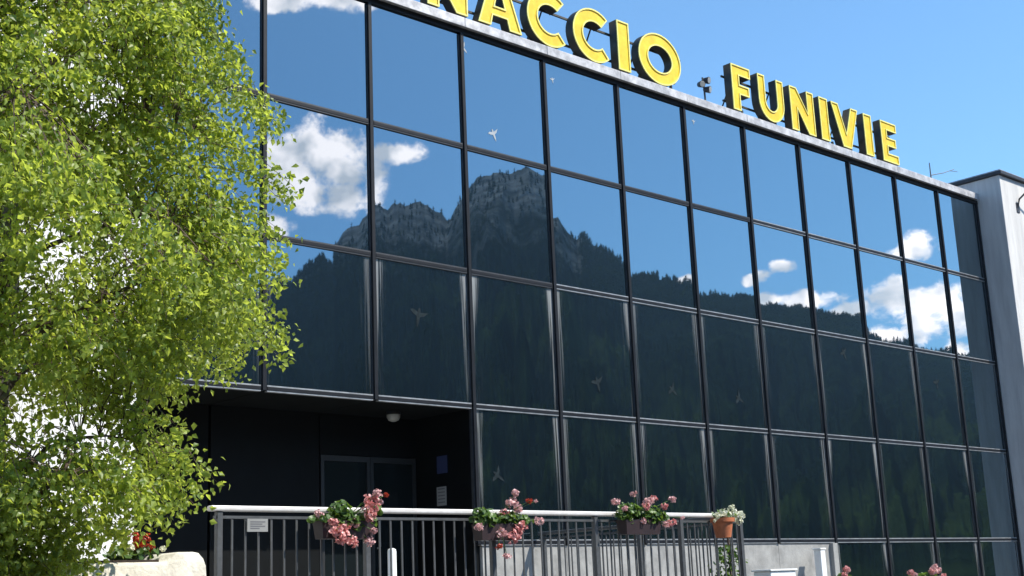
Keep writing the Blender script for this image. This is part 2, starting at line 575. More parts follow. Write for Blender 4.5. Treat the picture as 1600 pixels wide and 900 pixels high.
def mountain_mat():
    m = bpy.data.materials.new('mountain_rock_and_forest')
    m.use_nodes = True
    t = m.node_tree
    b = t.nodes['Principled BSDF']
    b.inputs['Roughness'].default_value = 0.95
    b.inputs['Specular IOR Level'].default_value = 0.0
    N = t.nodes.new
    geo = N('ShaderNodeNewGeometry')
    sp = N('ShaderNodeSeparateXYZ')
    t.links.new(geo.outputs['Position'], sp.inputs[0])
    no = N('ShaderNodeTexNoise')
    no.inputs['Scale'].default_value = 0.012
    no.inputs['Detail'].default_value = 8
    no.inputs['Roughness'].default_value = 0.68
    t.links.new(geo.outputs['Position'], no.inputs['Vector'])
    hh = N('ShaderNodeMapRange')
    hh.inputs['From Min'].default_value = 230
    hh.inputs['From Max'].default_value = 470
    t.links.new(sp.outputs['Z'], hh.inputs['Value'])
    ad = N('ShaderNodeMath')
    ad.operation = 'MULTIPLY_ADD'
    ad.inputs[1].default_value = 1.6
    t.links.new(no.outputs['Fac'], ad.inputs[0])
    t.links.new(hh.outputs[0], ad.inputs[2])
    mk = N('ShaderNodeMapRange')
    mk.inputs['From Min'].default_value = 1.22
    mk.inputs['From Max'].default_value = 1.55
    t.links.new(ad.outputs[0], mk.inputs['Value'])
    n2 = N('ShaderNodeTexNoise')
    n2.inputs['Scale'].default_value = 0.05
    n2.inputs['Detail'].default_value = 6
    t.links.new(geo.outputs['Position'], n2.inputs['Vector'])
    rk = N('ShaderNodeValToRGB')
    rk.color_ramp.elements[0].color = (0.085, 0.085, 0.08, 1)
    rk.color_ramp.elements[1].color = (0.25, 0.24, 0.23, 1)
    rk.color_ramp.elements[0].position = 0.35
    rk.color_ramp.elements[1].position = 0.68
    t.links.new(n2.outputs['Fac'], rk.inputs['Fac'])
    fo = N('ShaderNodeValToRGB')
    fo.color_ramp.elements[0].color = (0.0040, 0.0085, 0.0055, 1)
    fo.color_ramp.elements[1].color = (0.0095, 0.017, 0.0085, 1)
    fo.color_ramp.elements[0].position = 0.38
    fo.color_ramp.elements[1].position = 0.66
    t.links.new(n2.outputs['Fac'], fo.inputs['Fac'])
    mx = N('ShaderNodeMixRGB')
    t.links.new(mk.outputs[0], mx.inputs[0])
    n3 = N('ShaderNodeTexNoise')                      # clearings and lighter broadleaf stands
    n3.inputs['Scale'].default_value = 0.007
    n3.inputs['Detail'].default_value = 7
    t.links.new(geo.outputs['Position'], n3.inputs['Vector'])
    m3 = N('ShaderNodeMapRange')
    m3.inputs['From Min'].default_value = 0.50
    m3.inputs['From Max'].default_value = 0.72
    t.links.new(n3.outputs['Fac'], m3.inputs['Value'])
    f3 = N('ShaderNodeMixRGB')
    f3.inputs[2].default_value = (0.030, 0.046, 0.012, 1)
    t.links.new(m3.outputs[0], f3.inputs[0])
    t.links.new(fo.outputs[0], f3.inputs[1])
    t.links.new(f3.outputs[0], mx.inputs[1])
    t.links.new(rk.outputs[0], mx.inputs[2])
    t.links.new(mx.outputs[0], b.inputs['Base Color'])
    bp = N('ShaderNodeBump')
    bp.inputs['Strength'].default_value = 0.8
    bp.inputs['Distance'].default_value = 7
    t.links.new(n2.outputs['Fac'], bp.inputs['Height'])
    t.links.new(bp.outputs[0], b.inputs['Normal'])
    return m


tag(link('mountains', np_mesh('mountains', verts, faces, mountain_mat(), False)), kind='structure')

# conifers on the slopes: one far-off wood
NT = 30000
taz = rng.uniform(112, 153, NT)
tt_ = rng.uniform(0.70, 1.0, NT) ** 0.75
hz = np.interp(taz, [s[0] for s in SIL], [s[1] for s in SIL])
keep = ~((hz > 15.2) & (tt_ > 0.80) & (rng.random(NT) > 0.08))
taz, tt_ = taz[keep], tt_[keep]
tx, ty, tz = terrain_h(taz, tt_)
n = len(tx)
low = np.clip((0.90 - tt_) / 0.14, 0, 1)                # trees thin out into the dark wood below the ridge
th = rng.uniform(3.5, 8, n) * (1 - 0.6 * low)
tr = th * rng.uniform(0.17, 0.26, n)
ring = np.arange(5) * 2 * PI / 5
vv = np.zeros((n, 12, 3))
for k in range(5):
    vv[:, k] = np.stack([tx + tr * np.cos(ring[k]), ty + tr * np.sin(ring[k]), tz - 1], -1)
    vv[:, 5 + k] = np.stack([tx + tr * 0.72 * np.cos(ring[k] + .6), ty + tr * 0.72 * np.sin(ring[k] + .6), tz + th * 0.42], -1)
vv[:, 10] = np.stack([tx, ty, tz + th * 0.66], -1)
vv[:, 11] = np.stack([tx, ty, tz + th], -1)
ff = []
for k in range(5):
    ff.append((k, (k + 1) % 5, 10))
    ff.append((5 + k, 5 + (k + 1) % 5, 11))
ff = np.array(ff)
F = (ff[None] + (np.arange(n) * 12)[:, None, None]).reshape(-1, 3)
tag(link('forest', np_mesh('forest', vv.reshape(-1, 3), F, M_conifer, True)), kind='stuff')

# ------------------------------------------------------------------ terrace
TZ = 1.45
t_ = MB().box(-16, 4.95, -4.0, 6, 0.004, TZ)
tag(t_.build('terrace', M_slab, bevel=0.01), kind='structure')
t_ = MB().box(4.954, 20.5, -3.7, 5, 0.004, 0.9)
tag(t_.build('lower_terrace', M_slab, bevel=0.01), kind='structure')

# ------------------------------------------------------------------ glass building
W = 1.8
ZR = [10.30, 8.37, 6.384, 4.333, 2.35]          # joints from the roof edge down
XR = 19.88
RDEP = 1.32                                     # depth of the entrance recess
bld = thing('glass_building', 'dark mirror-glass station building with a grid of reflecting panes above the railing', 'building', (9, 0, TZ))
# body behind the glass
b = MB()
b.box(-1.78, XR - .02, 0.06, 14, ZR[3] + 0.03, 10.22)
b.box(3.68, XR - .02, 0.06, 14, TZ, ZR[3] + 0.028)
b.box(-1.78, 3.678, RDEP + 0.1, 14, TZ, ZR[3] + 0.028)
b.build('wall', M_dark, bld)
# coping along the roof edge, one sheet per bay
for i in range(-1, 11):
    x0 = i * W + 0.004
    x1 = min((i + 1) * W, XR - 0.01) - 0.004
    b = MB()
    b.box(x0, x1, -0.13, 0.5, 10.34, 10.47)
    b.box(x0, x1, -0.145, -0.131, 10.32, 10.475)
    b.build('coping', M_coping, bld, bevel=0.006)
b = MB().box(-1.78, XR - .01, -0.05, 0.05, 10.25, 10.338)
b.build('eave_joint', M_frame, bld)


def pane_mesh(w, h, m):
    """a pane a little cushioned, as sealed units are"""
    nx, nz = 5, 5
    vs, fs = [], []
    for j in range(nz):
        for i in range(nx):
            u, v = i / (nx - 1), j / (nz - 1)
            bul = 0.0016 * (1 - (2 * u - 1) ** 2) * (1 - (2 * v - 1) ** 2)
            vs.append(((u - .5) * w, -0.012 + bul, (v - .5) * h))
    for j in range(nz - 1):
        for i in range(nx - 1):
            a = j * nx + i
            fs.append((a, a + 1, a + nx + 1, a + nx))
    o = len(vs)
    vs += [(-w / 2, 0.014, -h / 2), (w / 2, 0.014, -h / 2), (w / 2, 0.014, h / 2), (-w / 2, 0.014, h / 2)]
    fs += [(o, o + 3, o + 2, o + 1)]
    c = [0, nx - 1, nx * nz - 1, nx * (nz - 1)]
    for k in range(4):
        fs.append((o + k, o + (k + 1) % 4, c[(k + 1) % 4], c[k]))
    mb = MB()
    mb.add(vs, fs)
    return mb.mesh('pane', m, smooth=True)


pane_cache = {}


def pane(x0, x1, z0, z1, dirty):
    key = (round(x1 - x0, 3), round(z1 - z0, 3), dirty)
    if key not in pane_cache:
        pane_cache[key] = pane_mesh(x1 - x0, z1 - z0, M_glass_d if dirty else M_glass)
    o = bpy.data.objects.new('pane', pane_cache[key])
    COL.objects.link(o)
    o.parent = bld
    o.location = Vector(((x0 + x1) / 2, 0.0, (z0 + z1) / 2)) - bld.location
    o.rotation_euler = (math.radians(random.gauss(0, 0.085)), 0, math.radians(random.gauss(0, 0.11)))
    return o


HM = 0.032
panes = {}
for r in range(4):
    for i in range(-1, 11):
        x0, x1 = i * W, min((i + 1) * W, XR)
        if r == 3 and i < 2:
            continue
        panes[(r, i)] = pane(x0 + HM, x1 - HM, ZR[r + 1] + HM, (ZR[r] - HM) if r else 10.26, r >= 2)
for i in range(7, 11):
    panes[(4, i)] = pane(i * W + HM, min((i + 1) * W, XR) - HM, 0.95, ZR[4] - HM, True)


# mullions: dark cap with a thin metal bead each side
def mullion(x, z0, z1):
    b = MB()
    b.box(x - 0.030, x + 0.030, -0.062, 0.03, z0, z1)
    o = b.build('mullion', M_frame, bld, bevel=0.004)
    b = MB()
    for s in (-1, 1):
        b.box(x + s * 0.0385 - 0.007, x + s * 0.0385 + 0.007, -0.030, 0.028, z0 + .03, z1 - .03)
    b.build('bead', M_beadd, o)


for i in range(-1, 12):
    x = min(i * W, XR - 0.035)
    z0 = TZ if i in (2, 3, 4, 5, 6) else (0.93 if i >= 7 else ZR[3] - 0.03)
    if 2 <= i <= 6:
        z0 = ZR[4] - 0.03
    mullion(x, z0, 10.249)
for r in range(1, 5):
    for i in range(-1, 11):
        if r == 4 and i < 2:
            continue
        x0, x1 = i * W + 0.047, min((i + 1) * W, XR) - 0.047
        z = ZR[r]
        b = MB().box(x0, x1, -0.046, 0.03, z - 0.024, z + 0.024)
        o = b.build('transom', M_frame, bld, bevel=0.003)
        b = MB()
        for s in (-1, 1):
            b.box(x0 + .001, x1 - .001, -0.040, 0.026, z + s * 0.034 - 0.0085, z + s * 0.034 + 0.0085)
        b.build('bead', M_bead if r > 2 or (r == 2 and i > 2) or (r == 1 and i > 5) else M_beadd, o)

# recess: soffit panels, back wall, doors
for i in range(-1, 2):
    b = MB().box(i * W + 0.006, (i + 1) * W - 0.006, 0.035, RDEP + .08, ZR[3] - 0.034, ZR[3] + 0.02)
    b.build('soffit_panel', M_soffit, bld)
b = MB().box(3.61, 3.675, 0.033, RDEP + .1, TZ, ZR[3] - 0.037)
b.build('side_wall', M_dark, bld)
for i in range(-1, 2):
    if i == 1:
        continue
    b = MB().box(i * W + 0.02, (i + 1) * W - 0.02, RDEP, RDEP + 0.08, TZ + 0.01, ZR[3] - 0.04)
    b.build('wall_panel', M_dark, bld)
b = MB().box(1.82, 3.608, RDEP + .03, RDEP + 0.09, TZ + 2.25, ZR[3] - 0.04)
b.build('wall_panel', M_dark, bld)
M_doorglass = mat('dark_door_glass', (0.008, 0.011, 0.012), 0.12, spec=0.35)
M_doorframe = mat('door_frame_metal', (0.014, 0.015, 0.016), 0.5, 0.0, var=0.2)
for k, (xa, xb) in enumerate(((1.83, 2.71), (2.72, 3.58))):
    d = MB().box(xa + .05, xb - .05, RDEP + 0.045, RDEP + 0.065, TZ + .08, TZ + 2.17).build('door', M_doorglass, bld)
    b = MB()
    b.box(xa, xa + .055, RDEP + .02, RDEP + .075, TZ + .01, TZ + 2.24)
    b.box(xb - .055, xb, RDEP + .02, RDEP + .075, TZ + .01, TZ + 2.24)
    b.box(xa + .056, xb - .056, RDEP + .02, RDEP + .075, TZ + 2.16, TZ + 2.24)
    b.box(xa + .056, xb - .056, RDEP + .02, RDEP + .075, TZ + .01, TZ + .1)
    b.build('frame', M_doorframe, d)
    hx = xb - .12 if k == 0 else xa + .12
    MB().tube([(hx, RDEP + .04, TZ + .9), (hx, RDEP - .02, TZ + .92), (hx, RDEP - .02, TZ + 1.3), (hx, RDEP + .04, TZ + 1.32)], .014).build('handle', M_bead, d)
# base wall under the glass right of the entrance
for i in range(2, 7):
    b = MB().box(max(i * W, 3.68) + .004, (i + 1) * W - .004 - (0.2 if i == 6 else 0), -0.02, 0.05, 0.905, ZR[4] - 0.05)
    b.build('base_panel', M_base, bld)
MB().box(12.40, 12.56, -0.1, 0.055, 0.905, ZR[4] - 0.05).build('corner_post', M_base, bld, bevel=0.008)

# bird decals on panes


def bird_shape(s, rot):
    s = s * .66
    pts = [(0, -.5), (.07, -.25), (.09, .02), (.3, .10), (.52, .34), (.30, .27), (.08, .22), (.05, .38), (0, .44), (-.05, .38), (-.08, .22),
           (-.32, .30), (-.5, .22), (-.3, .08), (-.09, .02), (-.07, -.25)]
    c, n_ = math.cos(rot), math.sin(rot)
    return [((x * c - y * n_) * s, (x * n_ + y * c) * s) for x, y in pts]


for (x, z, s, rot, bright) in [(4.24, 8.70, .34, .4, 1), (2.61, 5.57, .5, -.2, 0), (6.31, 4.87, .44, .3, 0), (8.18, 4.90, .40, .9, 0),
                               (10.02, 4.88, .42, 1.1, 2), (13.55, 6.03, .40, .5, 0), (17.05, 5.69, .42, .2, 0), (5.62, 9.96, .17, .2, 1),
                               (3.66, 10.02, .30, .8, 1), (9.30, 10.03, .16, 0, 1), (4.06, 3.32, .42, 1.0, 0)]:
    r = next(k for k in range(4) if ZR[k + 1] < z <= ZR[k])
    i = math.floor(x / W)
    p = panes[(r, i)]
    sh = bird_shape(s, rot)
    me = bpy.data.meshes.new('bird_decal')
    nn = len(sh)
    vs = [(a, -0.0165, b2) for a, b2 in sh] + [(a, -0.0135, b2) for a, b2 in sh]
    fs = [tuple(range(nn)), tuple(reversed(range(nn, 2 * nn)))] + [(k, nn + k, nn + (k + 1) % nn, (k + 1) % nn) for k in range(nn)]
    me.from_pydata(vs, [], fs)
    me.materials.append(M_sticker if bright == 1 else M_sticker2)
    o = bpy.data.objects.new('bird_decal', me)
    COL.objects.link(o)
    o.parent = p
    o.location = (x - (i + .5) * W if i < 10 else 0, 0, z - world_loc(p).z)

# things in and under the recess
l = thing('ceiling_lamp', 'small round pale lamp under the dark soffit over the entrance', 'lamp', (2.71, .75, ZR[3] - .034))
MB().lathe([(.10, 0), (.11, -.02), (.11, -.05)], (2.71, .75, ZR[3] - .035)).build('base', M_doorframe, l, smooth=True)
MB().lathe([(.10, -.05), (.098, -.09), (.075, -.13), (.03, -.15)], (2.71, .75, ZR[3] - .036)).build('cover', M_lamp, l, smooth=True)
b = thing('wall_notice', 'small white paper notice on the dark side wall of the entrance', 'notice', (3.6, .76, 3.0))
MB().box(3.602, 3.608, .66, .88, 2.94, 3.22).build('sheet', M_notice, b)
MB().add([(3.6005, y, z) for z0 in (2.98, 3.03, 3.08, 3.13, 3.18) for (y, z) in ((.69, z0), (.85, z0), (.85, z0 + .018), (.69, z0 + .018))],
         [tuple(range(4 * k, 4 * k + 4)) for k in range(5)]).build('print', M_print, b)
b = thing('blue_notice', 'small blue notice on the side wall above the white paper', 'notice', (3.6, .72, 3.4))
MB().box(3.602, 3.608, .62, .86, 3.42, 3.68).build('sheet', M_blue, b)

# white post by the base wall, bollard on the terrace
b = thing('white_post', 'white painted post in front of the pale base wall at its right end', 'post', (11.6, -.32, .9))
MB().box(11.54, 11.69, -.40, -.25, .904, 2.17).build('shaft', M_post, b, bevel=.012)
MB().box(11.525, 11.705, -.415, -.235, 2.172, 2.20).build('cap', M_post, b, bevel=.006)
b = thing('bollard', 'short slim white bollard behind the railing on the terrace', 'bollard', (.9, -1.5, TZ))
MB().lathe([(.055, .03), (.055, .72), (.05, .75), (.02, .765)], (.9, -1.5, TZ), 14).build('shaft', M_post, b, smooth=True)
MB().lathe([(.09, 0.004), (.09, .029)], (.9, -1.5, TZ), 14).build('base', M_steel, b)

# ------------------------------------------------------------------ white wing, tower
wg = thing('white_wing', 'white rendered wing of the building behind the tree', 'building', (-9, 0, TZ))
MB().box(-22, -1.81, -0.12, 12, TZ + .004, 11.2).build('wall', M_white, wg, bevel=.01)
MB().box(-22.1, -1.80, -0.2, 12, 11.21, 11.33).build('roof', M_roofdark, wg)
MB().box(-22, -1.805, -0.17, -0.125, TZ + .006, TZ + .35).build('plinth', M_base, wg)

tw = thing('concrete_tower', 'pale concrete stair tower with dark roof slab at the right end', 'tower', (22, 0, 0))
MB().box(XR + .004, 25.5, -0.66, 6, 0.006, 10.84).build('wall', M_conc, tw, bevel=.012)
MB().box(XR - .05, 25.6, -0.74, 6.1, 10.845, 10.93).build('roof', M_roofdark, tw, bevel=.01)
MB().box(XR - .03, 25.56, -0.71, 6.06, 10.932, 10.96).build('roof_trim', M_bead, tw)
br = thing('wall_bracket', 'thin dark curved bracket on the sunlit face of the tower', 'bracket', (20.9, -.66, 10.6))
MB().tube([(20.62, -.672, 10.15), (20.64, -.72, 10.35), (20.78, -.85, 10.52), (20.98, -1.0, 10.62), (21.3, -1.1, 10.66)], .022).build('arm', M_roofdark, br)
MB().box(20.55, 20.69, -.675, -.662, 10.02, 10.26).build('plate', M_roofdark, br)

# ------------------------------------------------------------------ roof sign letters
SZ0, SZ1 = 10.52, 11.46
H = SZ1 - SZ0


def letter_outline(ch, x0, x1):
    """list of closed outlines (x, z)"""
    w = x1 - x0
    s = min(.235, w)
    z0, z1 = SZ0, SZ1
    if ch == 'I':
        return [[(x0, z0), (x1, z0), (x1, z1), (x0, z1)]]
    if ch == 'F':
        return [[(x0, z0), (x0 + s, z0), (x0 + s, z0 + .36 * H), (x1 - .06, z0 + .36 * H), (x1 - .06, z0 + .36 * H + s * .85), (x0 + s, z0 + .36 * H + s * .85),
                 (x0 + s, z1 - s * .9), (x1, z1 - s * .9), (x1, z1), (x0, z1)]]
    if ch == 'E':
        q = s * .85
        return [[(x0, z0), (x1, z0), (x1, z0 + q), (x0 + s, z0 + q), (x0 + s, z0 + H / 2 - q / 2), (x1 - .06, z0 + H / 2 - q / 2),
                 (x1 - .06, z0 + H / 2 + q / 2), (x0 + s, z0 + H / 2 + q / 2), (x0 + s, z1 - q), (x1, z1 - q), (x1, z1), (x0, z1)]]
    if ch == 'N':
        return [[(x0, z0), (x0 + s, z0), (x0 + s, z0 + .52 * H), (x1 - s, z0), (x1, z0), (x1, z1), (x1 - s, z1), (x1 - s, z1 - .52 * H), (x0 + s, z1), (x0, z1)]]
    if ch == 'V':
        m = (x0 + x1) / 2
        a = .15
        return [[(m - a, z0), (m + a, z0), (x1, z1), (x1 - .26, z1), (m, z0 + .33 * H), (x0 + .26, z1), (x0, z1)]]
    if ch == 'A':
        m = (x0 + x1) / 2
        a = .14
        q0, q1 = .20, .38

        def xo(f):
            return x0 + (m - a - x0) * f

        def xi(f):
            return x0 + .27 + (m - x0 - .27) * f / .82
        leg = [(x0, z0), (x0 + .27, z0), (xi(q0), z0 + q0 * H)]
        r_ = [(2 * m - x, z) for x, z in reversed(leg)]
        out = leg + r_ + [(m + a, z1), (m - a, z1)]
        hole = [(xi(q1), z0 + q1 * H), (2 * m - xi(q1), z0 + q1 * H), (m, z0 + .82 * H)]
        return [out, hole]
    if ch == 'U':
        o, c = [], (x0 + x1) / 2
        rr, ri = w / 2, w / 2 - s * .95
        zc = z0 + rr
        o += [(x0, z1)]
        o += [(c - rr * math.cos(k * PI / 16), zc - rr * math.sin(k * PI / 16)) for k in range(17)]
        o += [(x1, z1), (x1 - s * .95, z1)]
        o += [(c + ri * math.cos(k * PI / 16), zc - ri * math.sin(k * PI / 16)) for k in range(17)]
        o += [(x0 + s * .95, z1)]
        return [o]
    if ch == 'O':
        c, zc = (x0 + x1) / 2, (z0 + z1) / 2
        rx, rz = w / 2, H / 2 + .025
        return [[(c + rx * math.cos(k * PI / 20), zc + rz * math.sin(k * PI / 20)) for k in range(40)],
                [(c + (rx - .255) * math.cos(k * PI / 20), zc + (rz - .24) * math.sin(k * PI / 20)) for k in range(40)]]
    if ch == 'C':
        rz = H / 2 + .025
        rx = rz * 1.06
        c, zc = x0 + rx, (z0 + z1) / 2
        a0 = math.radians(48)
        n_ = 30
        an = [a0 + (2 * PI - 2 * a0) * k / n_ for k in range(n_ + 1)]
        o = [(c + rx * math.cos(a), zc + rz * math.sin(a)) for a in an]
        o += [(c + (rx - .245) * math.cos(a), zc + (rz - .24) * math.sin(a)) for a in reversed(an)]
        return [o]


def extrude(outl, y0, y1, name, bev=0.0):
    cu_ = bpy.data.curves.new(name, 'CURVE')
    cu_.dimensions = '2D'
    cu_.fill_mode = 'BOTH'
    cu_.extrude = (y1 - y0) / 2
    cu_.bevel_depth = bev
    cu_.bevel_resolution = 1
    for pl in outl:
        sp = cu_.splines.new('POLY')
        sp.points.add(len(pl) - 1)
        for p, (x, z) in zip(sp.points, pl):
            p.co = (x, z, 0, 1)
        sp.use_cyclic_u = True
    tmp = bpy.data.objects.new(name, cu_)
    COL.objects.link(tmp)
    dg = bpy.context.evaluated_depsgraph_get()
    me = bpy.data.meshes.new_from_object(tmp.evaluated_get(dg))
    bpy.data.objects.remove(tmp)
    me.transform(Matrix.Translation((0, (y0 + y1) / 2, 0)) @ Matrix.Rotation(PI / 2, 4, 'X'))
    return me


def make_sign(name, label, letters):
    xs = [a for _, a, _ in letters] + [c for _, _, c in letters]
    s = thing(name, label, 'sign', ((min(xs) + max(xs)) / 2, 0, 10.48))
    for ch, x0, x1 in letters:
        me = extrude(letter_outline(ch, x0, x1), -.115, .055, 'letter')
        me.materials.clear()
        for m in (M_lside, M_yel):
            me.materials.append(m)
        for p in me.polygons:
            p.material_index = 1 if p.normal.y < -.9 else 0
        lo = link('letter', me, s)
        # raised rim along the edge of the face
        me = bpy.data.meshes.new('rim')
        vs, fs = [], []
        for k, pl in enumerate(letter_outline(ch, x0, x1)):
            area = sum(pl[i][0] * pl[(i + 1) % len(pl)][1] - pl[(i + 1) % len(pl)][0] * pl[i][1] for i in range(len(pl)))
            sg = (1 if area > 0 else -1) * (1 if k == 0 else -1)
            nn = len(pl)
            base = len(vs)
            for i in range(nn):
                p0, p1, p2 = Vector(pl[i - 1]), Vector(pl[i]), Vector(pl[(i + 1) % nn])
                d1, d2 = (p1 - p0).normalized(), (p2 - p1).normalized()
                n1, n2 = Vector((-d1.y, d1.x)) * sg, Vector((-d2.y, d2.x)) * sg
                nrm = (n1 + n2)
                nrm = nrm / max(nrm.length_squared / 2, .35)
                for (off, yy) in ((.0, -.113), (.0, -.132), (.026, -.132), (.026, -.1135)):
                    q = p1 + nrm * off
                    vs.append((q.x, yy, q.y))
            for i in range(nn):
                j = (i + 1) % nn
                for a in range(3):
                    fs.append((base + i * 4 + a, base + j * 4 + a, base + j * 4 + a + 1, base + i * 4 + a + 1))
        me.from_pydata(vs, [], fs)
        me.materials.append(M_yeledge)
        link('rim', me, lo)
        for xx in ([(x0 + x1) / 2] if x1 - x0 < .5 else [x0 + .15, x1 - .15]):
            MB().box(xx - .02, xx + .02, .0, .04, 10.472, SZ0 + .1).build('bracket', M_lside, lo)
    for z in (SZ0 + .22, SZ1 - .22):
        MB().box(min(xs) - .05, max(xs) + .05, 0.07, .10, z - .018, z + .018).build('rail', M_lside, s)
    for k in range(int((max(xs) - min(xs)) / 1.2) + 1):
        x = min(xs) + .3 + k * 1.2
        MB().tube([(x, .09, SZ1 - .2), (x, .55, 10.48)], .015, 6).build('stay', M_lside, s)
    return s


make_sign('roof_sign', 'large yellow block letters NACCIO standing on the roof edge', [
    ('N', 2.86, 3.68), ('A', 3.90, 4.85), ('C', 4.99, 5.9), ('C', 6.07, 6.95), ('I', 7.19, 7.50), ('O', 7.74, 8.90)])
make_sign('roof_sign', 'yellow block letters FUNIVIE standing on the roof edge toward the tower', [
    ('F', 10.43, 11.02), ('U', 11.27, 12.10), ('N', 12.33, 13.15), ('I', 13.36, 13.66), ('V', 13.80, 14.80), ('I', 15.02, 15.32), ('E', 15.69, 16.32)])

# little spotlight cluster between the two words
s = thing('roof_spotlight', 'small dark spotlight cluster on a stem between the two yellow words', 'spotlight', (9.63, -.05, 10.48))
MB().tube([(9.66, -.05, 10.472), (9.65, -.05, 10.72), (9.62, -.05, 10.98)], .018, 8).build('stem', M_steel, s)
for (dx, z, rx) in ((-.13, 10.80, -.3), (.06, 10.74, .3), (.05, 10.92, .2)):
    c = Vector((9.63 + dx, -.09, z))
    d = Vector((rx, -1, -.25)).normalized()
    h_ = MB().tube([c + d * -.08, c - d * .05, c + d * .03, c + d * .06], [.02, .05, .065, .07], 10).build('lamp_head', M_roofdark, s, smooth=True)
    MB().tube([c + d * .061, c + d * .068], [.06, .055], 10).build('lens', M_lamp, h_)
MB().tube([(9.50, -.06, 10.80), (9.76, -.06, 10.76)], .012, 6).build('cross_arm', M_steel, s)

# thin mast near the tower
s = thing('antenna_mast', 'thin dark mast with a slanting boom on the roof edge beside the tower', 'antenna', (17.88, 0, 10.48))
MB().tube([(17.88, 0, 10.472), (17.88, 0, 10.92)], [.02, .012], 6).build('mast', M_steel, s)
MB().tube([(17.88, 0, 10.62), (18.45, -.02, 10.78), (18.95, -.03, 10.96)], [.012, .010, .008], 6).build('boom', M_steel, s)
MB().tube([(18.72, -.03, 10.88), (19.1, -.03, 10.93)], .007, 5).build('element', M_steel, s)

# ------------------------------------------------------------------ railing
RY, RT = -3.85, 2.5
rl = thing('railing', 'grey metal balustrade with pale handrail along the terrace edge', 'railing', (1, RY, TZ))
MB().box(-2.98, 4.80, RY - .045, RY + .045, RT - .05, RT).build('handrail', M_rail, rl, bevel=.014)
MB().box(-2.93, 4.75, RY - .015, RY + .015, RT - .115, RT - .09).build('top_bar', M_steel, rl)
MB().box(-2.93, 4.75, RY - .015, RY + .015, TZ + .08, TZ + .105).build('bottom_bar', M_steel, rl)
MB().box(4.715, 4.80, RY + .048, -.1, RT - .05, RT - .004).build('handrail', M_steel, rl, bevel=.01)
MB().box(4.74, 4.77, RY + .02, -.1, RT - .115, RT - .09).build('top_bar', M_steel, rl)
MB().box(4.74, 4.77, RY + .02, -.1, TZ + .08, TZ + .105).build('bottom_bar', M_steel, rl)
posts = [-2.88, -1.22, .45, 2.05, 3.57, 4.755]
for x in posts:
    MB().box(x - .028, x + .028, RY - .028, RY + .028, TZ, RT - .052).build('post', M_steel, rl, bevel=.004)
for y in (-2.1, -.2):
    MB().box(4.755 - .027, 4.755 + .027, y - .027, y + .027, TZ, RT - .052).build('post', M_steel, rl, bevel=.004)
balm = MB().box(-.0075, .0075, -.0075, .0075, 0, RT - .116 - TZ - .106).mesh('baluster', M_steel)


def baluster(x, y):
    o = bpy.data.objects.new('baluster', balm)
    COL.objects.link(o)
    o.parent = rl
    o.location = Vector((x, y, TZ + .1055)) - rl.location


x = -2.88 + .14
while x < 4.70:
    if min(abs(x - p) for p in posts) > .06:
        baluster(x, RY)
    x += .14
y = RY + .14
while y < -.12:
    if min(abs(y + 2.1), abs(y + .2)) > .06:
        baluster(4.755, y)
    y += .14
pl = thing('railing_plate', 'small pale grey notice plate hanging on the left end of the railing', 'sign', (-2.49, RY - .02, 2.3))
MB().box(-2.60, -2.38, RY - .035, RY - .022, 2.265, 2.383).build('plate', M_notice, pl)
MB().add([(x_, RY - .0365, z_) for (a, c, z0) in ((-2.57, -2.41, 2.35), (-2.57, -2.44, 2.33), (-2.57, -2.41, 2.31), (-2.57, -2.47, 2.29))
          for (x_, z_) in ((a, z0), (c, z0), (c, z0 + .009), (a, z0 + .009))], [tuple(range(4 * k, 4 * k + 4)) for k in range(4)]).build('print', M_print, pl)


# ------------------------------------------------------------------ flowers
def rand_unit():
    v = Vector((random.gauss(0, 1), random.gauss(0, 1), random.gauss(0, 1)))
    return v.normalized()


def leaf_disc(mb, c, nrm, r, n=6, cup=.25):
    t = nrm.orthogonal().normalized()
    u = nrm.cross(t)
    vs = [c - nrm * r * cup]
    for k in range(n):
        a = 2 * PI * k / n + random.random() * .4
        rr = r * random.uniform(.8, 1.1)
        vs.append(c + (t * math.cos(a) + u * math.sin(a)) * rr)
    mb.add(vs, [(0, k + 1, (k + 1) % n + 1) for k in range(n)])


def flower_head(parent, c, r, m, n=26):
    mb = MB()
    for k in range(n):
        d = rand_unit()
        p = Vector(c) + Vector((d.x, d.y, d.z * .8)) * r * random.uniform(.55, 1)
        for j in range(4):
            nn = (d + rand_unit() * .7).normalized()
            q = p + rand_unit() * r * .18
            leaf_disc(mb, q, nn, r * random.uniform(.18, .30), 5, .3)
    return mb.build('flower_head', m, parent)


def foliage(parent, c, sx, sy, sz, n, r0=.02, r1=.04, m=None):
    mb = MB()
    for k in range(n):
        d = rand_unit() * random.random() ** .4
        p = Vector(c) + Vector((d.x * sx, d.y * sy, d.z * sz))
        nn = (d * .6 + Vector((.1, -.35, .6)) + rand_unit() * .7).normalized()
        leaf_disc(mb, p, nn, random.uniform(r0, r1), 7, .22)
    return mb.build('foliage', m or M_gleaf, parent)


def stems(parent, c, ends):
    mb = MB()
    for e in ends:
        e = Vector(e)
        mid = (Vector(c) + e) / 2 + Vector((0, 0, .03))
        mb.tube([c, mid, e], .004, 4, cap=False)
    return mb.build('stem', M_gleaf, parent)


